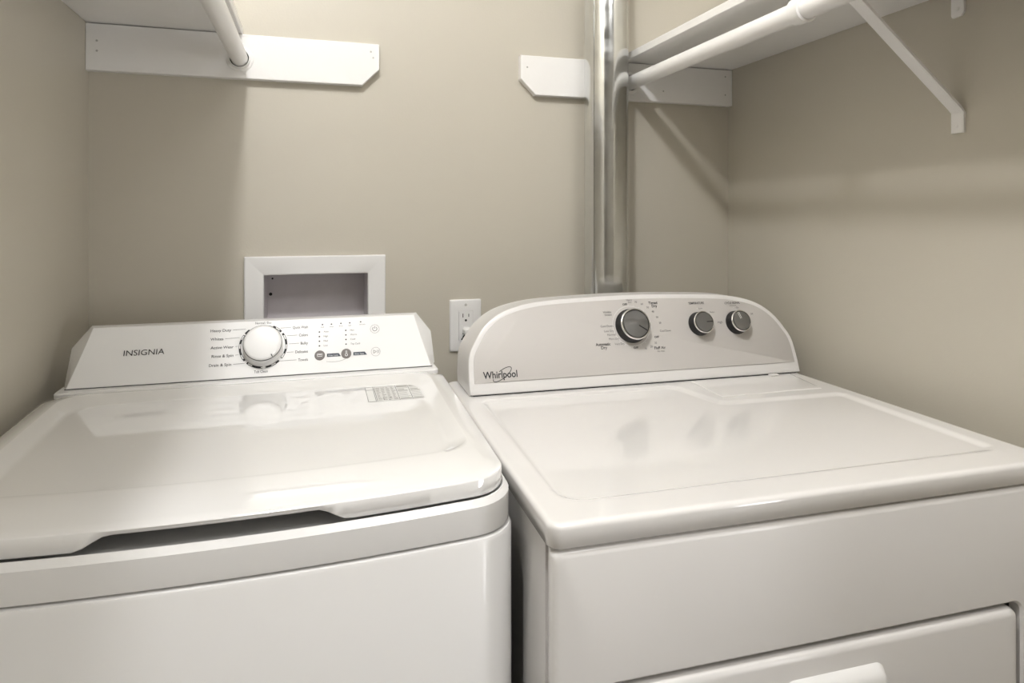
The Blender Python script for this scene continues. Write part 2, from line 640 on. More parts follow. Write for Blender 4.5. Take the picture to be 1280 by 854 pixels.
# dark tags to the right of the two buttons
for a, s in ((0.1095, 'Water Level'), (0.1560, 'Water Temp')):
    poly(bm, fr, [(a, 0.0288), (a + 0.0245, 0.0288), (a + 0.0205, 0.0348), (a, 0.0348)], H, 2)
    text_into(bm, fr, s, a + 0.0105, 0.0313, 0.0026, 0.017, h=H + .0003, mi=3)
stroke(bm, fr, arc(0.121, 0.075, 0.056, -103, -68, 10), 0.0004, H, 1)
# ring of dashes round the dial
KC = (0.0005, 0.0555)
for a0, a1 in ((40, 66), (-38, 34), (-84, -46), (-132, -90), (-214, -140), (-218, -232)):
    n = max(3, int(abs(a1 - a0) / 5))
    stroke(bm, fr, arc(*KC, 0.0388, a0, a1, n), 0.0036, H, 0)
for c in (52, 22, -5, -30, -62, -88, -122, -152, -182, -206):
    stroke(bm, fr, arc(*KC, 0.0388, c - 6, c + 6, 4), 0.0019, H + .0003, 3)
stroke(bm, fr, arc(*KC, 0.0385, 66, 142, 14), 0.0005, H, 1)
# rings round the two touch keys
for a, b in ((0.1965, 0.0775), (0.1965, 0.0335)):
    stroke(bm, fr, arc(a, b, 0.0082, 0, 360, 28), 0.0004, H, 1)
stroke(bm, fr, arc(0.1965, 0.0775, 0.0040, 125, 415, 18), 0.0009, H, 1)
stroke(bm, fr, [(0.1965, 0.0780), (0.1965, 0.0825)], 0.0009, H, 1)
for p in ([(0.1925, 0.0305), (0.1925, 0.0367)], [(0.1925, 0.0367), (0.1975, 0.0336)], [(0.1975, 0.0336), (0.1925, 0.0305)],
          [(0.1995, 0.0305), (0.1995, 0.0367)], [(0.2022, 0.0305), (0.2022, 0.0367)]):
    stroke(bm, fr, p, 0.0007, H, 1)
cl_o = obj('console_lettering', bm, [M['ink'], M['greyink'], M['blueink'], M['whiteink']], con, smooth=False,
        label='black printed words, dots and dial marks on the console')
cl_o['kind'] = 'stuff'


# round taupe buttons with icons
def wbutton(a, b, kind):
    f2 = make_frame(kf(a, b, 0), (1, 0, 0), kv, kn)
    bm = bmesh.new()
    lathe(bm, f2, [(0.0090, 0.0), (0.0090, 0.0022), (0.0082, 0.0030)], 28)
    ob = obj('button', bm, M['button'], ws, label='round taupe push button')
    bm = bmesh.new()
    h = 0.0034
    if kind == 0:
        stroke(bm, f2, [(-0.0045, 0.002), (-0.0038, -0.0025), (0.0038, -0.0025), (0.0045, 0.002), (-0.0045, 0.002)], 0.0008, h)
        stroke(bm, f2, [(-0.003, 0.0004), (-0.001, 0.0010), (0.001, 0.0002), (0.003, 0.0008)], 0.0008, h)
    else:
        stroke(bm, f2, arc(0, -0.0028, 0.0021, 120, 420, 12), 0.0008, h)
        stroke(bm, f2, [(-0.0011, -0.0010), (-0.0011, 0.0048), (0.0011, 0.0048), (0.0011, -0.0010)], 0.0007, h)
    obj('icon', bm, M['whiteink'], ob, smooth=False)


wbutton(0.0970, 0.0325, 0)
wbutton(0.1435, 0.0330, 1)
# dial
f2 = make_frame(kf(*KC, 0.0012), (1, 0, 0), kv, kn)
bm = bmesh.new()
lathe(bm, f2, [(0.0345, 0.0), (0.0345, 0.0025), (0.0340, 0.0032), (0.0322, 0.0045), (0.0318, 0.019), (0.0312, 0.0215), (0.0298, 0.0230), (0.0270, 0.0236), (0.014, 0.0240)], 56)
kb = obj('dial', bm, M['plastic'], ws, label='round white programme dial')
bm = bmesh.new()
lathe(bm, f2, [(0.0318, 0.0170), (0.0324, 0.0172), (0.0324, 0.0192), (0.0316, 0.0194)], 56, False, False)
obj('trim_ring', bm, M['black'], kb, label='dark ring under the cap')
bm = bmesh.new()
stroke(bm, f2, [(0.0150, -0.0225), (0.0172, -0.0275)], 0.0013, 0.0242)
obj('pointer', bm, M['ink'], kb, smooth=False)

# ================================================================== DRYER
PX, PY = 0.62, 1.172                        # pivot of the slight turn to the right
dr = thing('clothes_dryer', 'white clothes dryer with arched silver control panel, right of the washing machine', 'dryer', (PX, PY, 0))
TOP = CZ - 0.330
DX0, DX1, DY0, DY1 = 0.252, 0.988, 0.655, 1.305
# top panel: heightfield with a shallow pressed recess
REC = [(0.287, 0.748), (0.2895, 0.732), (0.296, 0.721), (0.306, 0.714), (0.324, 0.711), (0.930, 0.712), (0.944, 0.724), (0.953, 1.008), (0.946, 1.019), (0.712, 1.022),
       (0.700, 1.030), (0.676, 1.138), (0.664, 1.148), (0.304, 1.146), (0.293, 1.134)]


def seg_d(p, a, b):
    ax, ay = a
    bx, by = b
    t = ((p[0] - ax) * (bx - ax) + (p[1] - ay) * (by - ay)) / ((bx - ax) ** 2 + (by - ay) ** 2)
    t = min(1, max(0, t))
    return hypot(p[0] - ax - t * (bx - ax), p[1] - ay - t * (by - ay))


def rec_depth(x, y):
    n = len(REC)
    inside = False
    d = 9
    for i in range(n):
        a, b = REC[i], REC[(i + 1) % n]
        d = min(d, seg_d((x, y), a, b))
        if (a[1] > y) != (b[1] > y) and x < (b[0] - a[0]) * (y - a[1]) / (b[1] - a[1]) + a[0]:
            inside = not inside
    s = d if inside else -d
    # right and rear edges are broader rolls, the left and front ones are fine creases
    wide = 0.0052
    if x > 0.66 and y > 0.98:
        wide = 0.0075
    if x > 0.90 and y > 0.70:
        wide = 0.0075
    t = min(1, max(0, (s + wide) / (2 * wide)))
    return -0.0034 * t * t * (3 - 2 * t)


bm = bmesh.new()
EDGE = 0.0065
gx0, gx1, gy0, gy1 = DX0 + EDGE, DX1 - EDGE, DY0 + EDGE, DY1 - EDGE
NX, NY = 200, 176
grid = [[bm.verts.new((gx0 + (gx1 - gx0) * i / NX, gy0 + (gy1 - gy0) * j / NY,
                       TOP + rec_depth(gx0 + (gx1 - gx0) * i / NX, gy0 + (gy1 - gy0) * j / NY))) for j in range(NY + 1)] for i in range(NX + 1)]
for i in range(NX):
    for j in range(NY):
        bm.faces.new((grid[i][j], grid[i + 1][j], grid[i + 1][j + 1], grid[i][j + 1]))
rim = [grid[i][0] for i in range(NX)] + [grid[NX][j] for j in range(NY)] + [grid[i][NY] for i in range(NX, 0, -1)] + [grid[0][j] for j in range(NY, 0, -1)]
prev = rim
ccx, ccy = (DX0 + DX1) / 2, (DY0 + DY1) / 2


def outw(v, d):
    x, y = v.co.x, v.co.y
    ox = d if x > gx1 - 1e-5 else (-d if x < gx0 + 1e-5 else 0)
    oy = d if y > gy1 - 1e-5 else (-d if y < gy0 + 1e-5 else 0)
    if ox and oy:
        ox *= 1.0
        oy *= 1.0
    return ox, oy


for k in range(1, 7):
    a = pi / 2 * k / 6
    ring = []
    for v in rim:
        ox, oy = outw(v, EDGE * sin(a))
        ring.append(bm.verts.new((v.co.x + ox, v.co.y + oy, TOP - EDGE * (1 - cos(a)))))
    for i in range(len(rim)):
        j = (i + 1) % len(rim)
        bm.faces.new((prev[i], prev[j], ring[j], ring[i]))
    prev = ring
for d, z in ((EDGE, -0.0255), (EDGE - 0.002, -0.0275), (EDGE - 0.012, -0.0275)):
    ring = []
    for v in rim:
        ox, oy = outw(v, d)
        ring.append(bm.verts.new((v.co.x + ox, v.co.y + oy, TOP + z)))
    for i in range(len(rim)):
        j = (i + 1) % len(rim)
        bm.faces.new((prev[i], prev[j], ring[j], ring[i]))
    prev = ring
RC = 0.016
for v in bm.verts:                     # round the corners of the plan
    mx, my = (DX0 + DX1) / 2, (DY0 + DY1) / 2
    sx, sy = (1 if v.co.x > mx else -1), (1 if v.co.y > my else -1)
    kx, ky = mx + sx * ((DX1 - DX0) / 2 - RC), my + sy * ((DY1 - DY0) / 2 - RC)
    u, q = (v.co.x - kx) * sx / RC, (v.co.y - ky) * sy / RC
    if u > 0 and q > 0:
        f = max(u, q) / hypot(u, q)
        v.co.x, v.co.y = kx + sx * u * f * RC, ky + sy * q * f * RC
obj('top_panel', bm, M['dtop'], dr, angle=60)
# lint screen door, at the rear right of the top
bm = bmesh.new()


def lint(d, z):
    c = [(0.7205 + d, 1.053 + d), (0.9400 - d, 1.0565 + d), (0.9600 - d, 1.1685), (0.7260 + d, 1.1685)]
    out = []
    for i in range(4):
        a, b = Vector(c[i]), Vector(c[(i + 1) % 4])
        for k in range(6):
            p = a.lerp(b, k / 6)
            out.append(Vector((p.x, p.y, TOP + z)))
    return out


loft(bm, [lint(-.0012, -0.001), lint(-.0012, 0.0004), lint(0, 0.0012), lint(.003, 0.0014)], True, True)
ld = obj('lint_door', bm, M['dtop'], dr)
bm = bmesh.new()
box(bm, 0.905, 0.925, 1.158, 1.1685, TOP + .001, TOP + .005, .0015)
obj('finger_tab', bm, M['dtop'], ld)

# cabinet box behind the front panel, with a pressed side panel
bm = bmesh.new()
SX = 0.2585
loops = []


def yz(x, y0, y1, z0, z1, r, n=5, ns=2):
    return [Vector((x, y, z)) for y, z in rrect(y0, y1, z0, z1, r, n, ns)]


ZT = TOP - 0.0275
loft(bm, [yz(DX1 - .006, 0.691, DY1 - .004, 0.03, ZT, .004), yz(SX, 0.691, DY1 - .004, 0.03, ZT, .004),
          yz(SX, 0.735, DY1 - .05, 0.10, ZT - .018, .004), yz(SX, 0.778, DY1 - .09, 0.14, ZT - .064, .04),
          yz(SX + .010, 0.792, DY1 - .104, 0.154, ZT - .078, .035)], True, True)
obj('cabinet', bm, M['dwhite'], dr)
bm = bmesh.new()
box(bm, SX + .009, DX1 - .02, 0.676, 0.70, 0.04, ZT - .002)  # liner added so the seam behind the front panel looks dark
obj('seam_liner', bm, M['screw'], dr, smooth=False, label='grey liner added to darken the seam')
for xx in (DX0 + .06, DX1 - .06):
    for y in (0.74, DY1 - .08):
        bm = bmesh.new()
        tube(bm, (xx, y, 0), (xx, y, 0.031), 0.02)
        obj('foot', bm, M['black'], dr, label='black levelling foot')


# front panel with the door opening
def xz(y, x0, x1, z0, z1, r, n=6, ns=2):
    return [Vector((x, y, z)) for x, z in rrect(x0, x1, z0, z1, r, n, ns)]


FP = DY0 + 0.001
FT = TOP - 0.0295
DOX0, DOX1, DOZ0, DOZ1 = 0.314, 0.918, 0.16, CZ - 0.5135
bm = bmesh.new()
fx0, fx1 = DX0 + 0.003, DX1 - 0.003
loft(bm, [xz(FP + .026, fx0 + .004, fx1 - .004, 0.03, FT - .001, .004), xz(FP + .010, fx0, fx1, 0.03, FT, .006),
          xz(FP + .004, fx0 + .0015, fx1 - .0015, 0.031, FT - .0015, .008), xz(FP + .0012, fx0 + .0045, fx1 - .0045, 0.033, FT - .0045, .009),
          xz(FP, fx0 + .009, fx1 - .009, 0.036, FT - .009, .010),
          xz(FP, DOX0 - .003, DOX1 + .003, DOZ0, DOZ1 + .003, .018), xz(FP + .0025, DOX0, DOX1, DOZ0, DOZ1, .016),
          xz(FP + .022, DOX0, DOX1, DOZ0, DOZ1, .016)], True, True)
obj('front_panel', bm, M['dwhite'], dr)
bm = bmesh.new()
box(bm, DOX0 + .0006, DOX1 - .0006, FP + .0170, FP + .0218, DOZ0 + .0006, DOZ1 - .0006)  # black filler that stands in for the shade in the door gap
obj('door_gap_liner', bm, M['black'], dr, smooth=False, label='black liner added to darken the gap round the door')
bm = bmesh.new()
g = 0.0070
dx0, dx1, dz0, dz1 = DOX0 + g, DOX1 - g, DOZ0 + g, DOZ1 - g
loft(bm, [xz(FP + .0168, dx0, dx1, dz0, dz1, .014), xz(FP + .006, dx0, dx1, dz0, dz1, .014), xz(FP + .0012, dx0 + .0015, dx1 - .0015, dz0 + .0015, dz1 - .0015, .013),
          xz(FP - .0015, dx0 + .005, dx1 - .005, dz0 + .005, dz1 - .005, .012), xz(FP - .0025, dx0 + .010, dx1 - .010, dz0 + .010, dz1 - .010, .012)], True, True)
door = obj('door', bm, M['dwhite'], dr)
bm = bmesh.new()
hx0, hx1, hz1 = 0.545, 0.687, CZ - 0.5525
hz0 = hz1 - 0.060
loft(bm, [xz(FP + .001, hx0 - .004, hx1 + .004, hz0 - .004, hz1 + .004, .014), xz(FP - .003, hx0 - .002, hx1 + .002, hz0 - .002, hz1 + .002, .014), xz(FP - .006, hx0, hx1, hz0, hz1, .013),
          xz(FP - .012, hx0 + .002, hx1 - .002, hz0 + .002, hz1 - .004, .012), xz(FP - .0155, hx0 + .006, hx1 - .006, hz0 + .006, hz1 - .010, .010),
          xz(FP - .0165, hx0 + .014, hx1 - .014, hz0 + .012, hz1 - .018, .006)], True, True)
obj('door_handle', bm, M['plastic'], door, label='white moulded door pull')

# ---- dryer console
TL = radians(20)
dv = Vector((0, sin(TL), cos(TL)))
dn = Vector((0, -cos(TL), sin(TL)))
DK = Vector((0.62, 1.172, TOP + 0.0036))
df = make_frame(DK, (1, 0, 0), dv, dn)
OC = 0.011
half = [(0.0, .357), (.03, .3575), (.07, .3545), (.096, .3425), (.126, .3215), (.150, .290), (.1645, .248), (.1725, .195), (.177, .10)]


def catmull(ps, n):
    out = []
    for i in range(len(ps) - 1):
        p0 = ps[max(0, i - 1)]
        p1, p2 = ps[i], ps[i + 1]
        p3 = ps[min(len(ps) - 1, i + 2)]
        for k in range(n):
            t = k / n
            out.append(tuple(0.5 * (2 * b + (c - a) * t + (2 * a - 5 * b + 4 * c - d) * t * t + (3 * b - a - 3 * c + d) * t ** 3)
                             for a, b, c, d in zip(p0, p1, p2, p3)))
    return out


hv = [(hw, v) for v, hw in half] + [(0.0, 0.1788)] + [(-hw, v) for v, hw in half[::-1]]
arch = catmull(hv, 5) + [hv[-1]]                      # right foot over the top to the left foot
base = [(-.357 + .714 * k / 12, 0.0) for k in range(1, 12)]
outl = [(x + OC, y) for x, y in arch + base]         # counter-clockwise


def dloop(pts, h):
    return [df(a, b, h) for a, b in pts]


i1 = inset_poly(outl, 0.0012)
i2 = inset_poly(outl, 0.0035)
i3 = inset_poly(outl, 0.0085)
ctr = Vector((DK.x + OC, 0, DK.z))
backl = []
for a, b in outl:
    zz = DK.z + b * cos(TL)
    backl.append(Vector((DK.x + OC + (a - OC) * 1.005, 1.288, DK.z + (zz - DK.z) * 0.985)))
bm = bmesh.new()
loft(bm, [backl, dloop(outl, -.007), dloop(outl, -.003), dloop(i1, -.0008), dloop(i2, 0.0), dloop(i3, 0.0)], True, True)
dc = obj('control_console', bm, M['dwhite'], dr, angle=40)
bm = bmesh.new()
box(bm, DK.x + OC - .350, DK.x + OC + .350, 1.177, 1.284, TOP - .001, TOP + .0037)
obj('console_joint', bm, M['dark'], dr, smooth=False)
# silver face sheet
VB = 0.0205
face = []
pin = inset_poly(outl, 0.0100)
for a, b in pin:
    face.append((a, max(b, VB)))
clean = []
for p in face:
    if not clean or hypot(p[0] - clean[-1][0], p[1] - clean[-1][1]) > 1e-4:
        clean.append(p)
bm = bmesh.new()
loft(bm, [dloop(clean, 0.0), dloop(clean, 0.0007), dloop(inset_poly(clean, .0006), 0.0010)], False, True)
fp = obj('control_panel', bm, M['silver'], dr, angle=40, label='silver grey face sheet with arched top')

# lettering
bm = bmesh.new()
H = 0.0014
fr = df


def tx(s, a, b, h, wd=None, al='CENTER', mi=0, bold=0.0):
    text_into(bm, fr, s, a, b, h, wd, al, H, mi, 0, bold)


h1 = 0.0042
tx('OFF', -.013, .158, .0042, mi=0, bold=.02)
tx('Heavy', -.002, .1670, .0036, mi=1)
tx('Dry', -.001, .1622, .0036, mi=1)
for s, a, b in (('70', .012, .162), ('60', .025, .1575), ('50', .037, .150), ('40', .047, .141), ('30', .0545, .129), ('20', .059, .117)):
    tx(s, a, b, .0038, mi=1)
tx('Timed', .0500, .1590, .0055, mi=0, bold=.015)
tx('Dry', .0525, .1525, .0055, mi=0, bold=.015)
tx('Cool Down', .0560, .1005, .0042, .0245, 'LEFT', 1)
tx('OFF', .0465, .0885, .0042, mi=0, bold=.02)
for s, a, b in (('30', .042, .077), ('20', .0315, .070), ('10', .0185, .0665)):
    tx(s, a, b, .0038, mi=1)
tx('Fluff Air', .0500, .0668, .0055, mi=0, bold=.015)
tx('No Heat', .0510, .0600, .0032, mi=1)
tx('OFF', -.003, .0695, .0042, mi=0, bold=.02)
tx('Wrinkle', -.0455, .1435, .0040, .018, 'RIGHT', 1)
tx('Shield', -.0455, .1380, .0040, .015, 'RIGHT', 1)
for s, a, b, wd in (('Cool Down', -.0455, .1155, .027), ('Less Dry', -.0455, .1055, .0205), ('Normal', -.0425, .0980, .0180), ('More Dry', -.0360, .0895, .0225), ('Very Dry', -.0260, .0790, .0215)):
    tx(s, a, b, .0042, wd, 'RIGHT', 1)
tx('Automatic', -.0725, .0800, .0058, .0315, mi=0, bold=.015)
tx('Dry', -.0712, .0730, .0058, mi=0, bold=.015)
tx('TEMPERATURE', .150, .1550, .0046, .037, mi=0, bold=.015)
tx('Low', .158, .1435, .0036, mi=1)
tx('Medium', .184, .1345, .0034, .011, mi=1)
tx('High', .198, .1125, .0044, mi=1)
tx('CYCLE SIGNAL', .2365, .1525, .0046, .037, mi=0, bold=.01)
stroke(bm, fr, [(.229, .1470), (.245, .1470)], .0006, H, 1)
tx('On', .2465, .1420, .0036, mi=1)
tx('Off', .2785, .1270, .0036, mi=1)
for a, b in ((.150, .1435), (.2375, .1425)):
    disc(bm, fr, a, b, .0009, H, 2, 8)
# white ring round the main dial with small white dots
K1 = (-.006, .1135)
stroke(bm, fr, arc(*K1, .0405, 0, 360, 48), .0008, H, 2)
for a in range(-150, 91, 16):
    p = arc(*K1, .0432, a, a + 1, 1)[0]
    disc(bm, fr, *p, .0008, H, 2, 8)
pl_o = obj('panel_lettering', bm, [M['ink'], M['greyink'], M['whiteink']], fp, smooth=False, label='small printed words and figures round the dials')
pl_o['kind'] = 'stuff'
# the maker's word mark with its swirl
bm = bmesh.new()
text_into(bm, fr, 'Whirlpool', -.2865, .0345, .0128, .066, h=H, bold=.018)
sw = []
for k in range(25):
    t = radians(-205 + 300 * k / 24)
    a, b = .0215 * cos(t), .0072 * sin(t)
    c_, s_ = cos(radians(33)), sin(radians(33))
    sw.append((-.2825 + a * c_ - b * s_, .0345 + a * s_ + b * c_))
stroke(bm, fr, sw, .0013, H)
obj('word_mark', bm, M['ink'], fp, smooth=False, label='black maker word mark with swirl')


def dknob(a, b, rb, rc, hh, ang, dark=True):
    f2 = make_frame(df(a, b, 0.0010), (1, 0, 0), dv, dn)
    bm = bmesh.new()
    lathe(bm, f2, [(rb, 0.0), (rb, .002), (rb * .965, .0035), (rc * 1.06, hh * .80), (rc * 1.04, hh - .003)], 48)
    kb = obj('knob', bm, M['black'], dr, label='round control knob with grey cap and black skirt')
    bm = bmesh.new()
    lathe(bm, f2, [(rc * 1.04, hh - .0042), (rc * 1.10, hh - .0036), (rc * 1.10, hh - .0016), (rc * 1.05, hh - .0006), (rc * 1.01, hh - .0006)], 48, False, False)
    obj('knob_ring', bm, M['chrome'], kb, label='bright chrome ring')
    bm = bmesh.new()
    lathe(bm, f2, [(rc * .945, hh - .003), (rc * .94, hh), (rc * .91, hh + .0008), (rc * .5, hh + .0010)], 48)
    obj('knob_cap', bm, M['knobcap'], kb, label='brushed grey cap')
    bm = bmesh.new()
    t = radians(ang)
    c_, s_ = cos(t), sin(t)
    if dark:
        stroke(bm, f2, [(rc * .22 * c_, rc * .22 * s_), (rc * .91 * c_, rc * .91 * s_)], rc * .085, hh + .0013)
        obj('pointer', bm, M['ink'], kb, smooth=False)
    else:
        for q in (-1, 1):
            ox, oy = -s_ * rc * .07 * q, c_ * rc * .07 * q
            stroke(bm, f2, [(rc * .22 * c_ + ox, rc * .22 * s_ + oy), (rc * .90 * c_ + ox, rc * .90 * s_ + oy)], rc * .055, hh + .0013)
        obj('pointer', bm, M['whiteink'], kb, smooth=False, label='two white pointer lines')


dknob(-.006, .1135, .0345, .0285, .024, -34)
dknob(.1485, .1110, .0248, .0205, .022, 0)
dknob(.2365, .1100, .0248, .0205, .022, 108, False)
dr.rotation_euler = (0, 0, -radians(1.2))

# ================================================================== SHELVES, RODS, CLEATS
SB = CZ + 0.3845           # underside of the shelves
SY0 = 0.36


def shelf(name_label, x0, x1):
    t = None
    bm = bmesh.new()
    box(bm, x0, x1, SY0, YB, SB, SB + 0.0175, .0012, 1)
    o = obj('closet_shelf', bm, M['paint'])
    o['label'] = name_label
    o['category'] = 'shelf'
    return o


shelf('white painted shelf board high on the left wall', XL, -0.1435)
shelf('white painted shelf board high on the right wall, above the dryer', 0.733, XR)


def cleat(label, xa, xb, chamfer_side, screws):
    z0, z1 = CZ + 0.2905, CZ + 0.3830
    y0, y1 = YB - 0.019, YB
    t = thing('shelf_cleat', label, 'board', ((xa + xb) / 2, YB, z0))
    c = 0.037
    if chamfer_side > 0:
        pts = [(xa, z0), (xb - c, z0), (xb, z0 + c), (xb, z1), (xa, z1)]
    else:
        pts = [(xa + c, z0), (xb, z0), (xb, z1), (xa, z1), (xa, z0 + c)]
    bm = bmesh.new()
    ins = inset_poly(pts, .0012)
    loft(bm, [[Vector((x, y1, z)) for x, z in pts], [Vector((x, y0 + .0012, z)) for x, z in pts], [Vector((x, y0, z)) for x, z in ins]], True, True)
    obj('board', bm, M['paint'], t, smooth=False)
    for x, z in screws:
        bm = bmesh.new()
        f2 = make_frame((x, y0, z), (1, 0, 0), (0, 0, 1), (0, -1, 0))
        lathe(bm, f2, [(.0022, 0), (.0022, .0002), (.0014, .0004)], 10)
        obj('screw', bm, M['screw'], t)
    return t


cleat('long white wall cleat with clipped right end, under the left shelf', XL, 0.1385, 1,
      [(-.410, CZ + .349), (-.410, CZ + .329), (.120, CZ + .365), (.125, CZ + .352)])
cleat('white wall cleat with clipped left end, passing behind the metal pipe', 0.466, XR, -1,
      [(.482, CZ + .355), (.842, CZ + .318), (1.022, CZ + .365), (1.022, CZ + .318)])

RR = 0.0168
RXL, RXR, RZ = -0.1485, 0.7475, CZ + 0.3315


def rod(label, x):
    bm = bmesh.new()
    tube(bm, (x, YB - 0.0195, RZ), (x, SY0 + .02, RZ), RR, 32)
    o = obj('closet_rod', bm, M['paint'])
    o['label'] = label
    o['category'] = 'rod'
    return o


rod('white round closet rod below the left shelf, ending in a socket', RXL)
rod('white round closet rod below the right shelf, held by the bracket hook', RXR)


def socket(label, x):
    t = thing('rod_socket', label, 'socket', (x, YB - .019, RZ))
    f2 = make_frame((x, YB - .019, RZ), (1, 0, 0), (0, 0, 1), (0, -1, 0))
    bm = bmesh.new()
    lathe(bm, f2, [(.0272, 0), (.0272, .002), (.0255, .0034), (.0215, .0038), (.0210, .009), (.0198, .0095), (.0188, .009), (.0185, .0008)], 40, False, False)
    obj('cup', bm, M['paint'], t)
    bm = bmesh.new()
    lathe(bm, f2, [(.0190, .0003), (.0150, .0006)], 32, False, False)
    obj('cup_floor', bm, M['dark'], t, label='dark inside of the cup')
    bm = bmesh.new()
    loft(bm, [[f2(a, b, h) for a, b in ((.0035, -.024), (.0145, -.021), (.0130, -.0315), (.0095, -.0325))] for h in (0, .002)], False, True)
    obj('screw_tab', bm, M['paint'], t)


socket('white cup socket holding the end of the left rod', RXL)
socket('white cup socket holding the end of the right rod beside the pipe', RXR)


def bracket(label, xw, s, xr, y):
    """shelf-and-rod bracket: s = +1 when the wall lies towards +x"""
    t = thing('shelf_bracket', label, 'bracket', (xw, y, CZ + .142))
    hw = 0.0115
    th = 0.0045
    top = SB - 0.001
    zt_, zb = CZ + 0.1785, CZ + 0.1425
    # wall leg, ending in a rounded tip
    bm = bmesh.new()
    pts = [(y - hw, CZ + .345), (y - hw * .55, CZ + .339), (y + hw * .8, CZ + .338), (y + hw, CZ + .342), (y + hw, top), (y - hw, top)]
    loft(bm, [[Vector((x, a, b)) for a, b in pts] for x in (xw, xw - s * th)], True, True)
    obj('wall_leg', bm, M['paint'], t, smooth=False)
    # arm under the shelf
    bm = bmesh.new()
    xa, xb = sorted((xw, xr + s * 0.010))
    box(bm, xa, xb, y - hw, y + hw, top - th, top, .0008, 1)
    obj('arm', bm, M['paint'], t, smooth=False)
    # strut with its foot, one bent flat bar with turned-up edges
    bm = bmesh.new()
    x0, x1 = xw - s * .001, xr + s * 0.035
    top_x = x1
    dirv = Vector((top_x - xw, 0, top - th - zt_)).normalized()
    nrm = Vector((-dirv.z, 0, dirv.x)) * (1 if s > 0 else -1)
    if nrm.z > 0:
        nrm = -nrm
    e0 = Vector((xw - s * th * .5, y, zt_))
    e1 = Vector((top_x, y, top - th))
    ed = Vector((0, hw, 0))
    lps = []
    for c, k in ((Vector((xw - s * th, y, zb)), 0), (Vector((xw - s * th, y, zt_ - .002)), 0), (e0 + dirv * .010 + nrm * th * .5, 1), (e1, 1)):
        off = nrm * th if k else Vector((-s * .0, 0, 0))
        back_ = Vector((s * th, 0, 0)) if not k else -nrm * th
        lps.append([c - ed, c - ed * .75 + (nrm if k else Vector((-s, 0, 0))) * .0012, c + ed * .75 + (nrm if k else Vector((-s, 0, 0))) * .0012, c + ed, c + ed + back_, c - ed + back_])
    loft(bm, lps, True, True)
    obj('strut', bm, M['paint'], t, smooth=False)
    for z, nm in ((zb + .012, 'screw'), (CZ + .352, 'screw')):
        bm = bmesh.new()
        f2 = make_frame((xw - s * th, y, z), (0, 1, 0), (0, 0, 1), (-s, 0, 0))
        lathe(bm, f2, [(.0035, 0), (.0035, .0008), (.0022, .0018)], 14)
        obj(nm, bm, M['paint'], t)
    # hook round the rod
    bm = bmesh.new()
    w2 = 0.0125
    hy = y + 0.028
    prof = []
    for k in range(22):
        a = radians(-250 + 300 * k / 21)
        prof.append((cos(a), sin(a)))
    r0, r1 = RR + .0006, RR + .0048
    lps = []
    for cxx, szz in prof:
        sgn = s
        lps.append([Vector((xr + sgn * cxx * r, hy + q, RZ + szz * r)) for r, q in ((r0, -w2), (r1, -w2 * .9), (r1, w2 * .9), (r0, w2))])
    loft(bm, lps, True, True)
    # neck up to the arm
    a, b = sorted((xr - s * .0035 + s * .003, xr - s * .0115))
    box(bm, xr - .010, xr + .010, hy - w2 * .9, hy + w2 * .9, RZ + r0 + .0005, top - .001, .001, 1)
    box(bm, xr - .010, xr + .010, y - hw, hy + w2 * .9, top - th - .003, top - th + .001, .0005, 1)
    obj('rod_hook', bm, M['paint'], t)


bracket('white metal shelf bracket with diagonal strut and rod hook, on the right wall', XR, 1, RXR, 0.850)
bracket('white metal shelf bracket on the left wall, above the frame', XL, -1, RXL, 0.62)

# ================================================================== VENT PIPE
vp = thing('vent_pipe', 'shiny galvanised metal vent pipe rising behind the dryer', 'pipe', (0.660, 1.4265, 0))
bm = bmesh.new()
tube(bm, (0.660, 1.4265, 0), (0.660, 1.4265, CEIL), 0.0515, 96, True, 14)
obj('pipe', bm, M['galv'], vp)
bm = bmesh.new()
for ang in (-148,):
    c_, s_ = cos(radians(ang)), sin(radians(ang))
    px_, py_ = 0.660 + .0515 * c_, 1.4265 + .0515 * s_
    tube(bm, (px_, py_, 0.001), (px_, py_, CEIL - .001), .0016, 8)
obj('seam', bm, M['galv'], vp, label='raised lengthwise lock seam')

# ================================================================== RECESSED LAUNDRY BOX
lb = thing('laundry_outlet_box', 'white-framed recessed laundry box in the wall behind the washing machine', 'outlet box', ((BX0 + BX1) / 2, YB, BZ0))
bm = bmesh.new()


def fl(y, d0, d1, r=.002):
    # d0: outer flange outline inset, d1: none
    return [Vector((x, y, z)) for x, z in rrect(-0.1415 + d0, 0.1535 - d0, CZ - 0.30 + d0, CZ - 0.083 - d0, r, 3, 2)]


def op(y, d=0, r=.002):
    return [Vector((x, y, z)) for x, z in rrect(BX0 + d, BX1 - d, BZ0 + d, BZ1 - d, r, 3, 2)]


loft(bm, [fl(YB, 0, 0), fl(YB - .007, 0.0005, 0), fl(YB - .009, .0025, 0), op(YB - .009, -.0015), op(YB - .0075, .0005), op(YB - .002, .0012)], False, False)
obj('frame', bm, M['plastic'], lb)
bm = bmesh.new()
loft(bm, [op(YB - .002, .0012), op(YB + .080, .0028)], False, True)
obj('recess', bm, M['boxgrey'], lb, label='grey plastic inside of the box')
for x, z, r in ((-.0985 + .009, CZ - .1375, .0022), (-.0935, CZ - .1725, .0036)):
    bm = bmesh.new()
    f2 = make_frame((x, YB + .0795, z), (1, 0, 0), (0, 0, 1), (0, -1, 0))
    lathe(bm, f2, [(r, 0), (r, .0006)], 14)
    obj('knockout_hole', bm, M['dark'], lb, smooth=False, label='dark round hole in the box back')

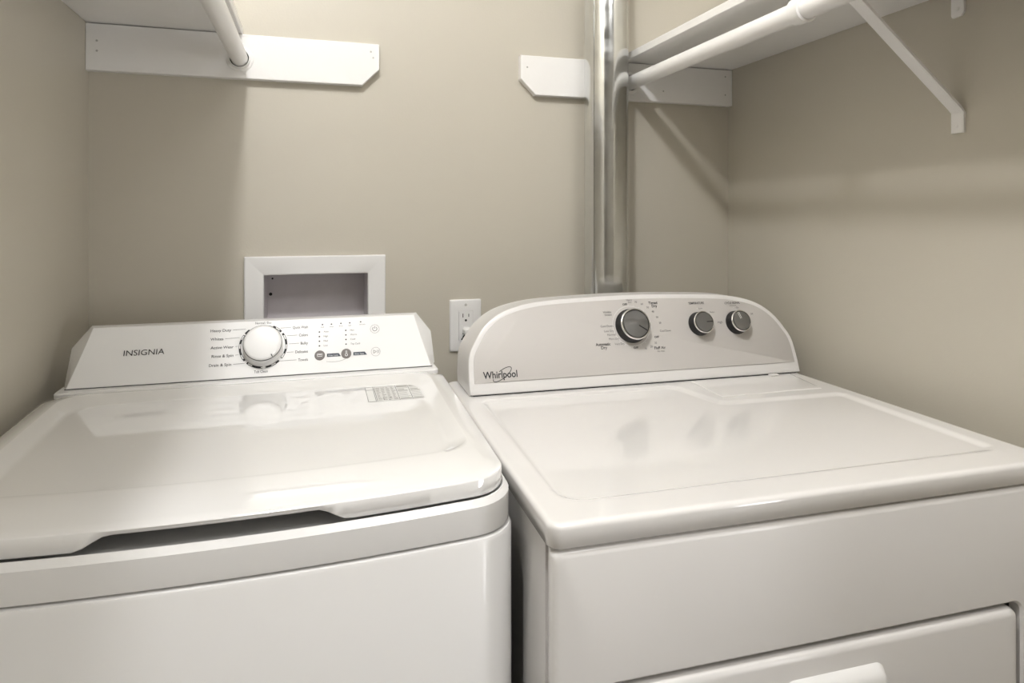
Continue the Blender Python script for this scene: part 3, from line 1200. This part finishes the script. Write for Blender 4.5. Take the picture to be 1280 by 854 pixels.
# ================================================================== WALL OUTLET AND PLUG
pcx, pcz = 0.3365, CZ - 0.2500
wo = thing('wall_outlet', 'white duplex wall outlet with square-edged plate between the two machines', 'outlet', (pcx, YB, pcz - .06))
pf = make_frame((pcx, YB, pcz), (1, 0, 0), (0, 0, 1), (0, -1, 0))


def pr(hw, hh, h, r=.003):
    return [pf(a, b, h) for a, b in rrect(-hw, hw, -hh, hh, r, 3, 1)]


bm = bmesh.new()
loft(bm, [pr(.0372, .0600, 0), pr(.0372, .0600, .003), pr(.0350, .0578, .0055), pr(.0325, .0553, .0063), pr(.0168, .0340, .0063, .001), pr(.0168, .0340, .0040, .001)], False, False)
obj('plate', bm, M['plastic'], wo, angle=25)
bm = bmesh.new()
loft(bm, [pr(.0163, .0335, .002, .001), pr(.0163, .0335, .0064, .001), pr(.0156, .0328, .0070, .001)], False, True)
rec = obj('receptacle', bm, M['plastic'], wo, angle=25)
for sgn in (1, -1):
    b0 = 0.0195 * sgn
    for a0, a1, c0, c1 in ((-.0078, -.0060, -.0005, .0085), (.0060, .0076, .0005, .0075)):
        bm = bmesh.new()
        quad(bm, pf, a0, a1, b0 + c0, b0 + c1, .0073)
        obj('contact_slot', bm, M['dark'], rec, smooth=False, label='dark contact slot')
    bm = bmesh.new()
    disc(bm, pf, 0, b0 - .0072, .0027, .0073)
    obj('ground_hole', bm, M['dark'], rec, smooth=False, label='dark ground hole')
for b in (.0042, -.0042):
    bm = bmesh.new()
    loft(bm, [[pf(a, c, h) for a, c in ((-.0065, b - .0022), (.0065, b - .0022), (.0065, b + .0022), (-.0065, b + .0022))] for h in (.0068, .0082)], False, True)
    obj('test_button', bm, M['plastic'], rec, smooth=False)
for b in (.0480, -.0480):
    bm = bmesh.new()
    f2 = make_frame(pf(0, b, .0063), (1, 0, 0), (0, 0, 1), (0, -1, 0))
    lathe(bm, f2, [(.0032, 0), (.0032, .0006), (.002, .0012)], 14)
    obj('screw', bm, M['screw'], wo)
pg = thing('power_plug', 'white power plug in the lower socket of the wall outlet', 'plug', (pcx, YB - .0072, pcz - .0195))
bm = bmesh.new()
def plug(k, h):
    return [pf(a * k, -.0125 + b * k, h) for a, b in ((-.0075, -.004), (-.002, -.0105), (.0075, -.0105), (.0095, -.006), (.0095, .006), (.007, .009), (-.005, .009), (-.0075, .006))]
loft(bm, [plug(1, .0072), plug(1, .017), plug(.9, .024), plug(.6, .028)], True, True)
obj('plug_body', bm, M['plastic'], pg, angle=25)
bm = bmesh.new()
P0 = pf(-.002, -.0205, .014)
path_tube(bm, [P0, P0 + Vector((-.005, -.0, -.004)), P0 + Vector((-.0085, .0, -.0085)), P0 + Vector((-.004, -.002, -.013)), P0 + Vector((.006, -.006, -.022)), P0 + Vector((.016, -.008, -.06)), P0 + Vector((.03, .002, -.30)), P0 + Vector((.05, .002, -.70))], .0030, 10)
obj('cord', bm, M['black'], pg, label='dark power cord hanging down')

# ================================================================== CEILING LIGHT (above the frame)
cl = thing('ceiling_light', 'bare bulb lampholder on the closet ceiling', 'lamp', (LIGHT[0], LIGHT[1], CEIL))
bm = bmesh.new()
f2 = make_frame((LIGHT[0], LIGHT[1], CEIL), (1, 0, 0), (0, 1, 0), (0, 0, -1))
lathe(bm, f2, [(.056, 0), (.056, .01), (.04, .022), (.026, .03), (.024, .045)], 32)
obj('lampholder', bm, M['plastic'], cl)
hp = thing('ceiling_light', 'square frame added round the unseen fill lamp in front of the closet', 'lamp', (0.60, -0.55, CEIL))  # added fixture, out of view, dressing the fill lamp
bm = bmesh.new()
for a, b, c, d in ((0.27, 0.295, -0.88, -0.22), (0.905, 0.93, -0.88, -0.22), (0.295, 0.905, -0.88, -0.855), (0.295, 0.905, -0.245, -0.22)):
    box(bm, a, b, c, d, CEIL - 0.04, CEIL)
obj('frame', bm, M['plastic'], hp, smooth=False)
